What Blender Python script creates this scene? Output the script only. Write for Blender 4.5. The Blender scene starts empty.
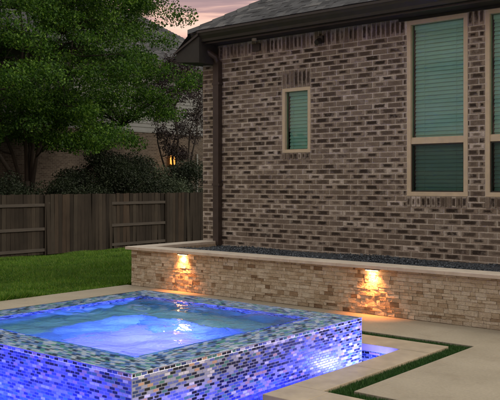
import bpy, math, random
import numpy as np
from mathutils import Vector, Matrix

random.seed(7)
rng = np.random.default_rng(11)
SC = bpy.context.scene
COL = SC.collection
R = math.radians

# ------------------------------------------------------------------ helpers
def tag(o, label=None, cat=None, group=None, kind=None):
    if label: o['label'] = label
    if cat: o['category'] = cat
    if group: o['group'] = group
    if kind: o['kind'] = kind
    return o

def empty(name, loc, label, cat, group=None):
    o = bpy.data.objects.new(name, None)
    COL.objects.link(o)
    o.location = loc
    o.empty_display_size = .2
    return tag(o, label, cat, group)

def setparent(o, p):
    if p is not None:
        o.parent = p
        # geometry is authored in world space: cancel the parent's translation
        root = Vector((0, 0, 0)); q = p
        while q is not None:
            root += Vector(q.location); q = q.parent
        o.location = Vector(o.location) - root

def link(name, me, m, parent=None, smooth=False):
    o = bpy.data.objects.new(name, me)
    COL.objects.link(o)
    if m is not None and not me.materials: me.materials.append(m)
    if smooth:
        me.polygons.foreach_set('use_smooth', [True] * len(me.polygons))
    setparent(o, parent)
    return o

class MB:
    """collects shapes, links them as ONE mesh object"""
    def __init__(s): s.v = []; s.f = []
    def add(s, vs, fs):
        n = len(s.v); s.v += [tuple(v) for v in vs]; s.f += [tuple(i + n for i in f) for f in fs]
        return s
    def box(s, x0, x1, y0, y1, z0, z1, c=0.0):
        if c <= 0:
            vs = [(x, y, z) for z in (z0, z1) for y in (y0, y1) for x in (x0, x1)]
            return s.add(vs, [(0,2,3,1),(4,5,7,6),(0,1,5,4),(2,6,7,3),(0,4,6,2),(1,3,7,5)])
        # chamfered top edge
        def ring(z, d): return [(x0+d,y0+d,z),(x1-d,y0+d,z),(x1-d,y1-d,z),(x0+d,y1-d,z)]
        vs = ring(z0, 0) + ring(z1-c, 0) + ring(z1, c)
        fs = [(3,2,1,0),(8,9,10,11)]
        for k in (0, 4):
            for i in range(4):
                j = (i+1) % 4; fs.append((k+i, k+j, k+4+j, k+4+i))
        return s.add(vs, fs)
    def prism(s, poly, axis, a0, a1):
        """poly in the two other axes, extruded along axis"""
        n = len(poly)
        def mk(p, a):
            if axis == 'x': return (a, p[0], p[1])
            if axis == 'y': return (p[0], a, p[1])
            return (p[0], p[1], a)
        vs = [mk(p, a0) for p in poly] + [mk(p, a1) for p in poly]
        fs = [tuple(range(n))[::-1], tuple(range(n, 2*n))]
        fs += [(i, (i+1) % n, n+(i+1) % n, n+i) for i in range(n)]
        return s.add(vs, fs)
    def tube(s, pts, rad, n=8, flat=1.0):
        pts = [Vector(p) for p in pts]
        if not isinstance(rad, (list, tuple)): rad = [rad]*len(pts)
        rings = []
        for i, p in enumerate(pts):
            d = (pts[min(i+1, len(pts)-1)] - pts[max(i-1, 0)]).normalized()
            ref = Vector((0, 0, 1)) if abs(d.z) < .9 else Vector((1, 0, 0))
            a = d.cross(ref).normalized(); b = d.cross(a).normalized()
            rings.append([p + a*rad[i]*math.cos(2*math.pi*k/n) + b*rad[i]*flat*math.sin(2*math.pi*k/n) for k in range(n)])
        vs = [v for r in rings for v in r]; fs = []
        for i in range(len(pts)-1):
            for k in range(n):
                fs.append((i*n+k, i*n+(k+1) % n, (i+1)*n+(k+1) % n, (i+1)*n+k))
        fs.append(tuple(range(n))[::-1]); fs.append(tuple((len(pts)-1)*n+k for k in range(n)))
        return s.add(vs, fs)
    def build(s, name, m, parent=None, smooth=False):
        me = bpy.data.meshes.new(name); me.from_pydata(s.v, [], s.f)
        me.validate(); me.update()
        import bmesh
        bm = bmesh.new(); bm.from_mesh(me); bmesh.ops.recalc_face_normals(bm, faces=bm.faces); bm.to_mesh(me); bm.free()
        return link(name, me, m, parent, smooth)

def npmesh(name, V, F, UV=None):
    """fast mesh from numpy, all faces with the same number of corners"""
    k = F.shape[1]
    me = bpy.data.meshes.new(name)
    me.vertices.add(len(V)); me.vertices.foreach_set('co', V.astype(np.float32).ravel())
    me.loops.add(F.size); me.loops.foreach_set('vertex_index', F.astype(np.int32).ravel())
    me.polygons.add(len(F)); me.polygons.foreach_set('loop_start', np.arange(0, F.size, k, dtype=np.int32))
    try: me.polygons.foreach_set('loop_total', np.full(len(F), k, dtype=np.int32))
    except Exception: pass
    if UV is not None:
        l = me.uv_layers.new(name='tile')
        l.data.foreach_set('uv', UV[F.ravel()].astype(np.float32).ravel())
    me.polygons.foreach_set('use_smooth', np.zeros(len(F), dtype=bool))
    me.update(calc_edges=True); me.validate()
    return me

def tilefield(name, tiles, O, A, B, N, mat, parent=None, ch=.002, tilt=0.0, rough=0.0):
    """tiles: list of (a0,a1,b0,b1,depth). Each one a chamfered block standing on the plane O + aA + bB"""
    T = np.array(tiles, float); n = len(T)
    O, A, B, N = [np.array(q, float) for q in (O, A, B, N)]
    a0, a1, b0, b1, d = T.T
    V = np.zeros((n, 12, 3)); UV = np.zeros((n, 12, 2))
    ta = rng.normal(0, tilt, n); tb = rng.normal(0, tilt, n)
    am, bm_ = (a0+a1)/2, (b0+b1)/2
    for r, (ins, base) in enumerate(((0, True), (0, False), (ch, False))):
        for k, (sa, sb) in enumerate(((0,0),(1,0),(1,1),(0,1))):
            a = np.where(sa, a1-ins, a0+ins); b = np.where(sb, b1-ins, b0+ins)
            if base: h = np.zeros(n)
            else:
                h = d - (ch if r == 1 else 0) + (a-am)*ta + (b-bm_)*tb + (rng.normal(0, rough, n) if rough else 0)
            V[:, r*4+k] = O + a[:,None]*A + b[:,None]*B + h[:,None]*N
            UV[:, r*4+k, 0] = (a-a0)/(a1-a0); UV[:, r*4+k, 1] = (b-b0)/(b1-b0)
    fs = [(8,9,10,11)]
    for k in (0, 4):
        for i in range(4):
            j = (i+1) % 4; fs.append((k+i, k+j, k+4+j, k+4+i))
    if np.dot(np.cross(A, B), N) < 0: fs = [f[::-1] for f in fs]
    F = (np.array(fs)[None] + (np.arange(n)*12)[:,None,None]).reshape(-1, 4)
    me = npmesh(name, V.reshape(-1, 3), F, UV.reshape(-1, 2))
    return link(name, me, mat, parent)

def bond(a0, a1, b0, b1, L, h, gap, dep, djit=0.0, holes=(), ljit=0.0, off=None, minlen=.012, clip=None):
    """running-bond tiles in a rectangle, with rectangular holes (ha0,ha1,hb0,hb1)"""
    out = []; i = 0; b = b0
    while b < b1 - 1e-6:
        bt = min(b+h, b1)
        segs = [(a0, a1)]
        if clip: segs = [clip(b)]
        for (p, q, r, s_) in holes:
            if b + h*.5 > r and b + h*.5 < s_:
                ns = []
                for (x, y) in segs:
                    if q <= x or p >= y: ns.append((x, y)); continue
                    if p > x: ns.append((x, p))
                    if q < y: ns.append((q, y))
                segs = ns
        o = (L/2 if i % 2 else 0) if off is None else rng.uniform(0, L)
        cuts = [a0 - L + o]
        while cuts[-1] < a1: cuts.append(cuts[-1] + L*(1 + (rng.uniform(-ljit, ljit) if ljit else 0)))
        for c0, c1 in zip(cuts[:-1], cuts[1:]):
            for (x, y) in segs:
                p, q = max(c0, x), min(c1, y)
                if q - p > minlen + gap:
                    out.append((p+gap/2, q-gap/2, b+gap/2, bt-gap/2, dep + (rng.uniform(-djit, djit) if djit else 0)))
        b += h; i += 1
    return out

# ------------------------------------------------------------------ materials
def nmat(name):
    m = bpy.data.materials.new(name); m.use_nodes = True
    nt = m.node_tree; nt.nodes.clear()
    out = nt.nodes.new('ShaderNodeOutputMaterial')
    return m, nt, out
def N(nt, t, **k):
    n = nt.nodes.new('ShaderNode'+t)
    for a, b in k.items(): setattr(n, a, b)
    return n
def ramp(nt, fac, stops, interp='LINEAR'):
    r = N(nt, 'ValToRGB'); r.color_ramp.interpolation = interp
    e = r.color_ramp.elements
    while len(e) > 1: e.remove(e[-1])
    e[0].position = stops[0][0]; e[0].color = (*stops[0][1], 1)
    for p, c in stops[1:]:
        q = e.new(p); q.color = (*c, 1)
    nt.links.new(fac, r.inputs[0]); return r.outputs[0]
def math_(nt, op, a, b=None, c=None):
    n = N(nt, 'Math', operation=op)
    for i, x in enumerate((a, b, c)):
        if x is None: continue
        if isinstance(x, (int, float)): n.inputs[i].default_value = x
        else: nt.links.new(x, n.inputs[i])
    return n.outputs[0]
def mixc(nt, f, a, b, mode='MIX'):
    n = N(nt, 'Mix', data_type='RGBA', blend_type=mode)
    for s, x in ((n.inputs[0], f), (n.inputs[6], a), (n.inputs[7], b)):
        if isinstance(x, (int, float)): s.default_value = x
        elif isinstance(x, tuple): s.default_value = (*x, 1)
        else: nt.links.new(x, s)
    return n.outputs[2]
def noise(nt, scale, detail=4, rough=.55, vec=None, dist=0):
    n = N(nt, 'TexNoise'); n.inputs['Scale'].default_value = scale; n.inputs['Detail'].default_value = detail
    n.inputs['Roughness'].default_value = rough; n.inputs['Distortion'].default_value = dist
    if vec is None: vec = N(nt, 'TexCoord').outputs['Object']
    nt.links.new(vec, n.inputs['Vector']); return n.outputs['Fac']
def stretch(nt, sc, rot=(0,0,0)):
    mp = N(nt, 'Mapping'); mp.inputs['Scale'].default_value = sc; mp.inputs['Rotation'].default_value = rot
    nt.links.new(N(nt, 'TexCoord').outputs['Object'], mp.inputs['Vector']); return mp.outputs[0]
def bsdf(nt, out, col, rough=.7, bump=None, bstr=.3, bdist=.01, metal=0, spec=.4, coat=0):
    p = N(nt, 'BsdfPrincipled')
    for s, x in (('Base Color', col), ('Roughness', rough), ('Metallic', metal)):
        if isinstance(x, tuple): p.inputs[s].default_value = (*x, 1)
        elif isinstance(x, (int, float)): p.inputs[s].default_value = x
        else: nt.links.new(x, p.inputs[s])
    p.inputs['Specular IOR Level'].default_value = spec
    p.inputs['Coat Weight'].default_value = coat
    if bump is not None:
        b = N(nt, 'Bump'); b.inputs['Strength'].default_value = bstr; b.inputs['Distance'].default_value = bdist
        nt.links.new(bump, b.inputs['Height']); nt.links.new(b.outputs[0], p.inputs['Normal'])
    nt.links.new(p.outputs[0], out.inputs[0]); return p
def island(nt): return N(nt, 'NewGeometry').outputs['Random Per Island']

def simple(name, c, rough=.6, var=.25, scale=8, bstr=.15, bdist=.004, metal=0, spec=.4, vec=None):
    m, nt, out = nmat(name)
    v = stretch(nt, vec) if vec else None
    f = noise(nt, scale, 5, .6, v)
    lo = tuple(x*(1-var) for x in c); hi = tuple(min(1, x*(1+var)) for x in c)
    bsdf(nt, out, ramp(nt, f, [(.3, lo), (.7, hi)]), rough, f, bstr, bdist, metal, spec)
    return m

def mat_brick():
    m, nt, out = nmat('brick')
    rnd = island(nt)
    body = ramp(nt, rnd, [(0, (.155,.122,.090)), (.25, (.26,.212,.160)), (.5, (.205,.166,.124)), (.75, (.33,.275,.213)), (.9, (.29,.25,.20)), (.95, (.46,.40,.325)), (1, (.50,.44,.37))])
    uv = N(nt, 'UVMap'); uv.uv_map = 'tile'
    sep = N(nt, 'SeparateXYZ'); nt.links.new(uv.outputs[0], sep.inputs[0])
    n1 = noise(nt, 14, 4, .65)
    n1b = noise(nt, 37, 3, .6)
    # dark blotch baked into the middle of many bricks
    du = math_(nt, 'ABSOLUTE', math_(nt, 'SUBTRACT', math_(nt, 'ADD', sep.outputs[0], math_(nt, 'MULTIPLY', math_(nt, 'SUBTRACT', n1, .5), .5)), .5))
    dv = math_(nt, 'ABSOLUTE', math_(nt, 'SUBTRACT', math_(nt, 'ADD', sep.outputs[1], math_(nt, 'MULTIPLY', math_(nt, 'SUBTRACT', n1b, .5), .32)), .5))
    du = math_(nt, 'MULTIPLY', du, 1.05); dd = math_(nt, 'MAXIMUM', du, dv)
    r2 = math_(nt, 'FRACT', math_(nt, 'MULTIPLY', rnd, 37.7))
    th = math_(nt, 'MULTIPLY_ADD', r2, .17, .36)
    mask = math_(nt, 'MULTIPLY', math_(nt, 'SUBTRACT', th, dd), 5.5)
    mask = N(nt, 'Clamp').outputs[0] if False else math_(nt, 'MINIMUM', math_(nt, 'MAXIMUM', mask, 0), 1)
    dark = ramp(nt, math_(nt, 'FRACT', math_(nt, 'MULTIPLY', rnd, 91.3)), [(0, (.030,.022,.016)), (.3, (.052,.038,.028)), (.6, (.095,.072,.054)), (1, (.20,.16,.12))])
    c = mixc(nt, mask, body, dark)
    n2 = noise(nt, 60, 5, .7)
    c = mixc(nt, .55, c, ramp(nt, n2, [(.25, (.45,.43,.42)), (.75, (1.5,1.5,1.5))]), 'MULTIPLY')
    sm = noise(nt, 9, 5, .7)
    c = mixc(nt, ramp(nt, sm, [(.56, (0,0,0)), (.72, (.55,.55,.55))]), c, (.36,.31,.26))
    bsdf(nt, out, c, .88, n2, .6, .006, spec=.25)
    return m
M = {}
M['brick'] = mat_brick()
M['mortar'] = simple('mortar', (.60,.555,.47), .95, .2, 40, .5, .004)
def mat_split():
    m, nt, out = nmat('splitface_travertine')
    rnd = island(nt)
    base = ramp(nt, rnd, [(0, (.22,.14,.08)), (.05, (.36,.26,.16)), (.14, (.50,.40,.27)), (.5, (.60,.50,.36)), (.85, (.68,.60,.46)), (1, (.54,.44,.31))])
    n1 = noise(nt, 17, 6, .75); n2 = noise(nt, 70, 5, .75)
    c = mixc(nt, .6, base, ramp(nt, n1, [(.3, (.6,.55,.5)), (.7, (1.3,1.3,1.3))]), 'MULTIPLY')
    c = mixc(nt, ramp(nt, n2, [(.62, (0,0,0)), (.75, (.5,.5,.5))]), c, (.16,.095,.05))
    h = math_(nt, 'ADD', n1, math_(nt, 'MULTIPLY', n2, .5))
    bsdf(nt, out, c, .85, h, 1, .028, spec=.25)
    return m
M['split'] = mat_split()
M['cap'] = simple('travertine_cap', (.50,.42,.33), .6, .16, 9, .2, .003)
M['stone_back'] = simple('stone_setting_bed', (.36,.28,.19), .95, .3, 30, .3)
def mat_mosaic(name='glass_mosaic', stops=None):
    m, nt, out = nmat(name)
    rnd = island(nt)
    c = ramp(nt, rnd, stops or [(0, (.006,.007,.010)), (.33, (.02,.04,.12)), (.41, (.06,.16,.13)), (.49, (.05,.08,.26)), (.55, (.42,.25,.16)),
                       (.63, (.11,.13,.36)), (.79, (.27,.27,.36)), (.93, (.52,.49,.54))], 'CONSTANT')
    n1 = noise(nt, 90, 3, .6)
    c = mixc(nt, .4, c, ramp(nt, n1, [(.3, (.6,.6,.7)), (.7, (1.3,1.25,1.3))]), 'MULTIPLY')
    p = bsdf(nt, out, c, .34, n1, .25, .002, spec=.5, metal=.0)
    p.inputs['Coat Weight'].default_value = .25; p.inputs['Coat Roughness'].default_value = .25
    p.inputs['Thin Film Thickness'].default_value = 330
    p.inputs['Thin Film IOR'].default_value = 1.5
    return m
M['mosaic'] = mat_mosaic()
M['glowmosaic'] = mat_mosaic('glow_tinted_rim_mosaic', [(0, (.02,.05,.12)), (.20, (.10,.26,.62)), (.36, (.18,.55,.42)), (.50, (.24,.44,.85)), (.62, (.55,.70,.92)), (.78, (.80,.88,.94)), (.92, (.93,.94,.95))])  # lighter mosaic copy: lit-water glow painted into rim and inner tiles
M['grout'] = simple('grout', (.24,.24,.27), .7, .15, 50, .2)
M['glowgrout'] = simple('glow_tinted_rim_grout', (.78,.80,.84), .6, .1, 50, .2)  # paler grout copy, with the rim's glow put into its colour
M['plaster'] = simple('pool_plaster', (.58,.60,.60), .7, .2, 5, .15)
M['glowplaster'] = simple('green_glow_plaster', (.22,.50,.38), .7, .25, 5, .15)  # greenish light on bench and inner walls painted into the plaster colour
M['poolfloor'] = simple('pool_finish', (.30,.42,.48), .7, .2, 6, .15)
def mat_conc():
    m, nt, out = nmat('deck_stone')
    n1 = noise(nt, 1.3, 5, .6); n2 = noise(nt, 45, 6, .75)
    c = ramp(nt, n1, [(.3, (.25,.210,.150)), (.7, (.32,.272,.200))])
    c = mixc(nt, .5, c, ramp(nt, n2, [(.3, (.68,.67,.65)), (.7, (1.27,1.27,1.26))]), 'MULTIPLY')
    st = noise(nt, 3.2, 6, .7)
    c = mixc(nt, ramp(nt, st, [(.55, (0,0,0)), (.72, (.5,.5,.5))]), c, (.19,.150,.105))
    bsdf(nt, out, c, math_(nt, 'MULTIPLY_ADD', n1, .3, .5), n2, .35, .003, spec=.35)
    return m
M['deck'] = mat_conc()
M['coping'] = simple('coping_stone', (.33,.265,.185), .55, .18, 6, .2, .004)
def mat_ground():
    m, nt, out = nmat('lawn_soil')
    n1 = noise(nt, .7, 5, .6); n2 = noise(nt, 25, 5, .7)
    c = ramp(nt, n1, [(.3, (.016,.045,.006)), (.7, (.040,.085,.012))])
    c = mixc(nt, .6, c, ramp(nt, n2, [(.3, (.5,.5,.5)), (.7, (1.4,1.4,1.3))]), 'MULTIPLY')
    bsdf(nt, out, c, .95, n2, .6, .03, spec=.1)
    return m
M['ground'] = mat_ground()
def mat_leaf(name, stops, trans=.35, big=None):
    m, nt, out = nmat(name)
    c = ramp(nt, island(nt), stops)
    if big:
        nb = noise(nt, big, 3, .6)
        c = mixc(nt, .7, c, ramp(nt, nb, [(.35, (.6,.65,.6)), (.65, (1.35,1.3,1.1))]), 'MULTIPLY')
    p = N(nt, 'BsdfPrincipled'); nt.links.new(c, p.inputs['Base Color']); p.inputs['Roughness'].default_value = .55
    p.inputs['Specular IOR Level'].default_value = .3
    t = N(nt, 'BsdfTranslucent'); nt.links.new(c, t.inputs[0])
    mx = N(nt, 'MixShader'); mx.inputs[0].default_value = trans
    nt.links.new(p.outputs[0], mx.inputs[1]); nt.links.new(t.outputs[0], mx.inputs[2]); nt.links.new(mx.outputs[0], out.inputs[0])
    return m
M['grass'] = mat_leaf('grass_blade', [(0, (.030,.085,.005)), (.5, (.068,.165,.010)), (.85, (.13,.24,.02)), (1, (.26,.28,.07))], .3, 2.2)
M['turf'] = mat_leaf('turf_blade', [(0, (.012,.045,.008)), (.6, (.026,.080,.014)), (1, (.055,.13,.025))], .2)
M['leaf_big'] = mat_leaf('oak_leaf', [(0, (.010,.038,.004)), (.5, (.038,.105,.010)), (.85, (.09,.19,.02)), (1, (.16,.28,.035))], .45, .45)
M['leaf_purple'] = mat_leaf('purple_leaf', [(0, (.018,.012,.014)), (.5, (.035,.022,.026)), (1, (.055,.045,.03))], .2)
M['leaf_shrub'] = mat_leaf('shrub_leaf', [(0, (.006,.012,.005)), (.5, (.013,.023,.009)), (1, (.028,.042,.02))], .2, .8)
M['leaf_shrub2'] = mat_leaf('pale_shrub_leaf', [(0, (.02,.032,.016)), (.5, (.04,.058,.032)), (1, (.09,.12,.07))], .2, .8)
M['bark'] = simple('bark', (.032,.025,.019), .95, .35, 12, .8, .02, vec=(1, 1, .25))
def mat_wood():
    m, nt, out = nmat('weathered_cedar')
    rnd = island(nt)
    g = noise(nt, 9, 6, .7, stretch(nt, (6, 6, .35)))
    c = ramp(nt, rnd, [(0, (.014,.011,.008)), (.5, (.027,.021,.0155)), (.85, (.038,.031,.023)), (1, (.040,.027,.018))])
    c = mixc(nt, .7, c, ramp(nt, g, [(.3, (.55,.55,.55)), (.7, (1.4,1.38,1.35))]), 'MULTIPLY')
    n3 = noise(nt, .9, 4, .6)
    c = mixc(nt, .5, c, ramp(nt, n3, [(.35, (.6,.6,.6)), (.65, (1.3,1.3,1.3))]), 'MULTIPLY')
    bsdf(nt, out, c, .9, g, .6, .006, spec=.2)
    return m
M['wood'] = mat_wood()
M['rail'] = simple('fence_rail', (.046,.038,.030), .9, .3, 9, .4, .004, vec=(1, .3, 6))
def mat_pebble():
    m, nt, out = nmat('slate_pebble')
    c = ramp(nt, island(nt), [(0, (.011,.014,.017)), (.5, (.032,.039,.047)), (.85, (.062,.073,.086)), (1, (.14,.155,.17))])
    bsdf(nt, out, c, .5, None, spec=.45); return m
M['pebble'] = mat_pebble()
M['frame'] = simple('window_frame_paint', (.52,.43,.29), .45, .08, 12, .05)
def mat_glass(name, tint, ior=1.5, mixmax=1.0):
    m, nt, out = nmat(name)
    t = N(nt, 'BsdfTransparent'); t.inputs[0].default_value = (*tint, 1)
    g = N(nt, 'BsdfGlossy'); g.inputs['Roughness'].default_value = .02
    nb = noise(nt, 1.6, 2, .5)
    b = N(nt, 'Bump'); b.inputs['Strength'].default_value = .04; b.inputs['Distance'].default_value = .02
    nt.links.new(nb, b.inputs['Height']); nt.links.new(b.outputs[0], g.inputs['Normal'])
    f = N(nt, 'Fresnel'); f.inputs[0].default_value = ior
    mx = N(nt, 'MixShader'); nt.links.new(f.outputs[0], mx.inputs[0]); nt.links.new(t.outputs[0], mx.inputs[1]); nt.links.new(g.outputs[0], mx.inputs[2])
    nt.links.new(mx.outputs[0], out.inputs[0]); return m
M['glass'] = mat_glass('window_glass', (.60,.92,.85))
def mat_screen():
    m, nt, out = nmat('insect_screen')
    t = N(nt, 'BsdfTransparent'); d = N(nt, 'BsdfDiffuse'); d.inputs[0].default_value = (.012,.014,.014,1)
    mx = N(nt, 'MixShader'); mx.inputs[0].default_value = .42
    nt.links.new(t.outputs[0], mx.inputs[1]); nt.links.new(d.outputs[0], mx.inputs[2]); nt.links.new(mx.outputs[0], out.inputs[0]); return m
M['screen'] = mat_screen()
M['blind'] = simple('blind_slat', (.74,.78,.74), .5, .05, 5, .03)
M['interior'] = simple('unlit_interior_black', (.02,.02,.02), .9)
M['bronze'] = simple('dark_bronze_trim', (.022,.019,.015), .45, .2, 10, .05, spec=.5)
M['bronze2'] = simple('downspout_paint', (.040,.027,.021), .5, .2, 10, .05, spec=.5)
M['soffit'] = simple('soffit_paint', (.026,.024,.019), .7, .2, 10, .05)
def mat_shingle(name, k=1.0):
    m, nt, out = nmat(name)
    n2 = noise(nt, 160, 4, .8); n1 = noise(nt, 1.2, 4, .6)
    c = ramp(nt, island(nt), [(0, (.05*k,.05*k,.052*k)), (.5, (.085*k,.085*k,.088*k)), (.85, (.12*k,.12*k,.122*k)), (1, (.16*k,.155*k,.15*k))])
    c = mixc(nt, .5, c, ramp(nt, n2, [(.3, (.6,.6,.6)), (.7, (1.4,1.4,1.4))]), 'MULTIPLY')
    bsdf(nt, out, c, .95, n2, .5, .004, spec=.2); return m
M['shingle'] = mat_shingle('shingle', .68)
M['shingle2'] = mat_shingle('neighbour_shingle', .55)
M['siding'] = simple('lap_siding', (.13,.135,.13), .7, .12, 2, .05)
def mat_nbrick():
    m, nt, out = nmat('neighbour_brick')
    mp = N(nt, 'Mapping'); mp.inputs['Rotation'].default_value = (R(90), 0, R(90))
    tc = N(nt, 'TexCoord')
    sx = N(nt, 'SeparateXYZ'); nt.links.new(tc.outputs['Object'], sx.inputs[0])
    cx = N(nt, 'CombineXYZ'); nt.links.new(math_(nt, 'ADD', sx.outputs[1], sx.outputs[0]), cx.inputs[0]); nt.links.new(sx.outputs[2], cx.inputs[1])
    b = N(nt, 'TexBrick'); nt.links.new(cx.outputs[0], b.inputs[0])
    b.inputs['Color1'].default_value = (.040,.029,.022,1); b.inputs['Color2'].default_value = (.080,.062,.048,1); b.inputs['Mortar'].default_value = (.10,.088,.072,1)
    b.inputs['Scale'].default_value = 1; b.inputs['Mortar Size'].default_value = .008
    b.inputs['Brick Width'].default_value = .21; b.inputs['Row Height'].default_value = .07
    n2 = noise(nt, 12, 5, .7)
    c = mixc(nt, .6, b.outputs[0], ramp(nt, n2, [(.3, (.6,.6,.6)), (.7, (1.4,1.4,1.4))]), 'MULTIPLY')
    bsdf(nt, out, c, .95, b.outputs[1], -.4, .01, spec=.2); return m
M['nbrick'] = mat_nbrick()
def mat_emit(name, c, s):
    m, nt, out = nmat(name)
    e = N(nt, 'Emission'); e.inputs[0].default_value = (*c, 1); e.inputs[1].default_value = s
    nt.links.new(e.outputs[0], out.inputs[0]); return m
M['warm'] = mat_emit('lit_warm_lens', (1, .62, .28), 14)
M['lantern'] = mat_emit('lit_lantern_glass', (1, .38, .07), 1.3)
M['poollens'] = mat_emit('dim_pool_lens', (.25, .35, 1), .8)
M['bluelens'] = mat_emit('lit_pool_lens', (.66, .68, 1), 4)
def mat_water(name, tint, big, small, strength, dist=.02, refract=True):
    m, nt, out = nmat(name)
    n1 = noise(nt, big, 3, .5, None, .6); n2 = noise(nt, small, 2, .5, None, .3)
    h = math_(nt, 'ADD', n1, math_(nt, 'MULTIPLY', n2, .30))
    b = N(nt, 'Bump'); b.inputs['Strength'].default_value = strength; b.inputs['Distance'].default_value = dist
    nt.links.new(h, b.inputs['Height'])
    if refract:
        t = N(nt, 'BsdfRefraction'); t.inputs['IOR'].default_value = 1.33; t.inputs['Roughness'].default_value = .02
        nt.links.new(b.outputs[0], t.inputs['Normal'])
    else: t = N(nt, 'BsdfTransparent')
    t.inputs[0].default_value = (*tint, 1)
    g = N(nt, 'BsdfGlossy'); g.inputs['Roughness'].default_value = .04
    nt.links.new(b.outputs[0], g.inputs['Normal'])
    f = N(nt, 'Fresnel'); f.inputs[0].default_value = 1.33; nt.links.new(b.outputs[0], f.inputs['Normal'])
    mx = N(nt, 'MixShader'); nt.links.new(f.outputs[0], mx.inputs[0]); nt.links.new(t.outputs[0], mx.inputs[1]); nt.links.new(g.outputs[0], mx.inputs[2])
    nt.links.new(mx.outputs[0], out.inputs[0]); return m
M['spawater'] = mat_water('spa_water', (.93,.97,.98), 4.0, 15, .9, .02)
M['film'] = mat_water('spill_film', (.97,.98,1), 4.0, 15, .5, .008, refract=False)
M['poolwater'] = mat_water('pool_water', (.84,.93,.97), 3.5, 16, .35, refract=False)

# ------------------------------------------------------------------ world, sun, camera
w = bpy.data.worlds.new('World'); SC.world = w; w.use_nodes = True
nt = w.node_tree; nt.nodes.clear()
SUN_EL = R(30); SUN_AZ = math.atan2(.92, .33)      # direction toward the glow, measured from +Y to +X
out = N(nt, 'OutputWorld')
sky = N(nt, 'TexSky'); sky.sky_type = 'NISHITA'; sky.sun_disc = False; sky.sun_elevation = SUN_EL; sky.sun_rotation = SUN_AZ
b1 = N(nt, 'Background'); nt.links.new(sky.outputs[0], b1.inputs[0]); b1.inputs[1].default_value = .05
tc = N(nt, 'TexCoord'); mp = N(nt, 'Mapping'); mp.inputs['Scale'].default_value = (1.3, 1.3, 18.0); mp.inputs['Rotation'].default_value = (R(2), R(4), 0)
nt.links.new(tc.outputs['Generated'], mp.inputs['Vector'])
cn = noise(nt, 3.0, 6, .55, mp.outputs[0], .5)
cc = ramp(nt, cn, [(.38, (.34,.20,.20)), (.46, (.46,.27,.25)), (.52, (.78,.46,.36)), (.62, (.90,.61,.47))])
sp = N(nt, 'SeparateXYZ'); nt.links.new(tc.outputs['Generated'], sp.inputs[0])
up = ramp(nt, sp.outputs[2], [(.20, (0,0,0)), (.42, (1,1,1))])
cc = mixc(nt, up, cc, (.46,.445,.42))
zen = ramp(nt, sp.outputs[2], [(.40, (0,0,0)), (.85, (1,1,1))])
cc = mixc(nt, zen, cc, (.98,.98,.95))
b2 = N(nt, 'Background'); nt.links.new(cc, b2.inputs[0]); b2.inputs[1].default_value = .95
mx = N(nt, 'MixShader'); mx.inputs[0].default_value = .85
nt.links.new(b1.outputs[0], mx.inputs[1]); nt.links.new(b2.outputs[0], mx.inputs[2]); nt.links.new(mx.outputs[0], out.inputs[0])

sun = bpy.data.lights.new('sun', 'SUN'); sun.energy = 1.5; sun.angle = R(25); sun.color = (1, .90, .76)
so = bpy.data.objects.new('sun', sun); COL.objects.link(so)
d = Vector((math.sin(SUN_AZ)*math.cos(SUN_EL), math.cos(SUN_AZ)*math.cos(SUN_EL), math.sin(SUN_EL)))
so.rotation_euler = d.to_track_quat('Z', 'Y').to_euler()

CAMH = 1.34
cam = bpy.data.cameras.new('camera'); co = bpy.data.objects.new('camera', cam); COL.objects.link(co)
co.location = (0, 0, CAMH); co.rotation_euler = (R(90), 0, math.atan2(.64, .768))
cam.lens = 36*792/500; cam.sensor_width = 36; cam.shift_y = -17/500; cam.clip_end = 1500; cam.clip_start = .05
SC.camera = co

def cam2uv(X, Y): return (X*.768 - Y*.64, X*.64 + Y*.768)

# ------------------------------------------------------------------ ground
LX = -7.93                                   # edge of the pool deck towards the lawn
FX = -19.66                                  # fence line
def ground_z(u):
    if u > LX: return -.03
    t = min(1, (LX-u)/(LX-FX)); return -.02 - .80*t
us = [-400, -150, -60, -30, FX-1, FX, -17, -14, -11, -9, LX, 9, 60, 400]
vs_ = [-400, -100, -20, -8, 0, 4, 8.6, 16, 30, 60, 150, 400]
V = [(u, v, ground_z(u)) for v in vs_ for u in us]; F = []
nu = len(us)
for j in range(len(vs_)-1):
    for i in range(nu-1):
        if us[i] >= LX and us[i+1] <= 9 and vs_[j] >= -8 and vs_[j+1] <= 8.6: continue
        F.append((j*nu+i, j*nu+i+1, (j+1)*nu+i+1, (j+1)*nu+i))
me = bpy.data.meshes.new('ground'); me.from_pydata(V, [], F); me.update()
tag(link('ground', me, M['ground']), kind='structure')

def blades(name, P, h, wdt, mat, lean=.35, **tg):
    n = len(P); a = rng.uniform(0, 2*np.pi, n); hh = h*rng.uniform(.6, 1.25, n); ww = wdt*rng.uniform(.7, 1.3, n)
    dx = np.cos(a)*ww; dy = np.sin(a)*ww
    la = rng.uniform(0, 2*np.pi, n); l = hh*rng.uniform(0, lean, n)*2
    V = np.zeros((n, 3, 3))
    V[:,0] = P; V[:,0,0] -= dx/2; V[:,0,1] -= dy/2
    V[:,1] = P; V[:,1,0] += dx/2; V[:,1,1] += dy/2
    V[:,2] = P; V[:,2,0] += np.cos(la)*l; V[:,2,1] += np.sin(la)*l; V[:,2,2] += hh
    me = npmesh(name, V.reshape(-1,3), np.arange(n*3).reshape(-1,3))
    return tag(link(name, me, mat), **tg)
n = 300000
u = LX - .02 - (LX-FX)*rng.uniform(0, 1, n)**1.35
frac = (LX-u)/(LX-FX)
v0 = 3.6 + frac*4.8; v1 = 8.8 + frac*9.5
v = v0 + (v1-v0)*rng.uniform(0, 1, n)
P = np.stack([u, v, -.02 - .80*frac - .004], 1)
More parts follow.
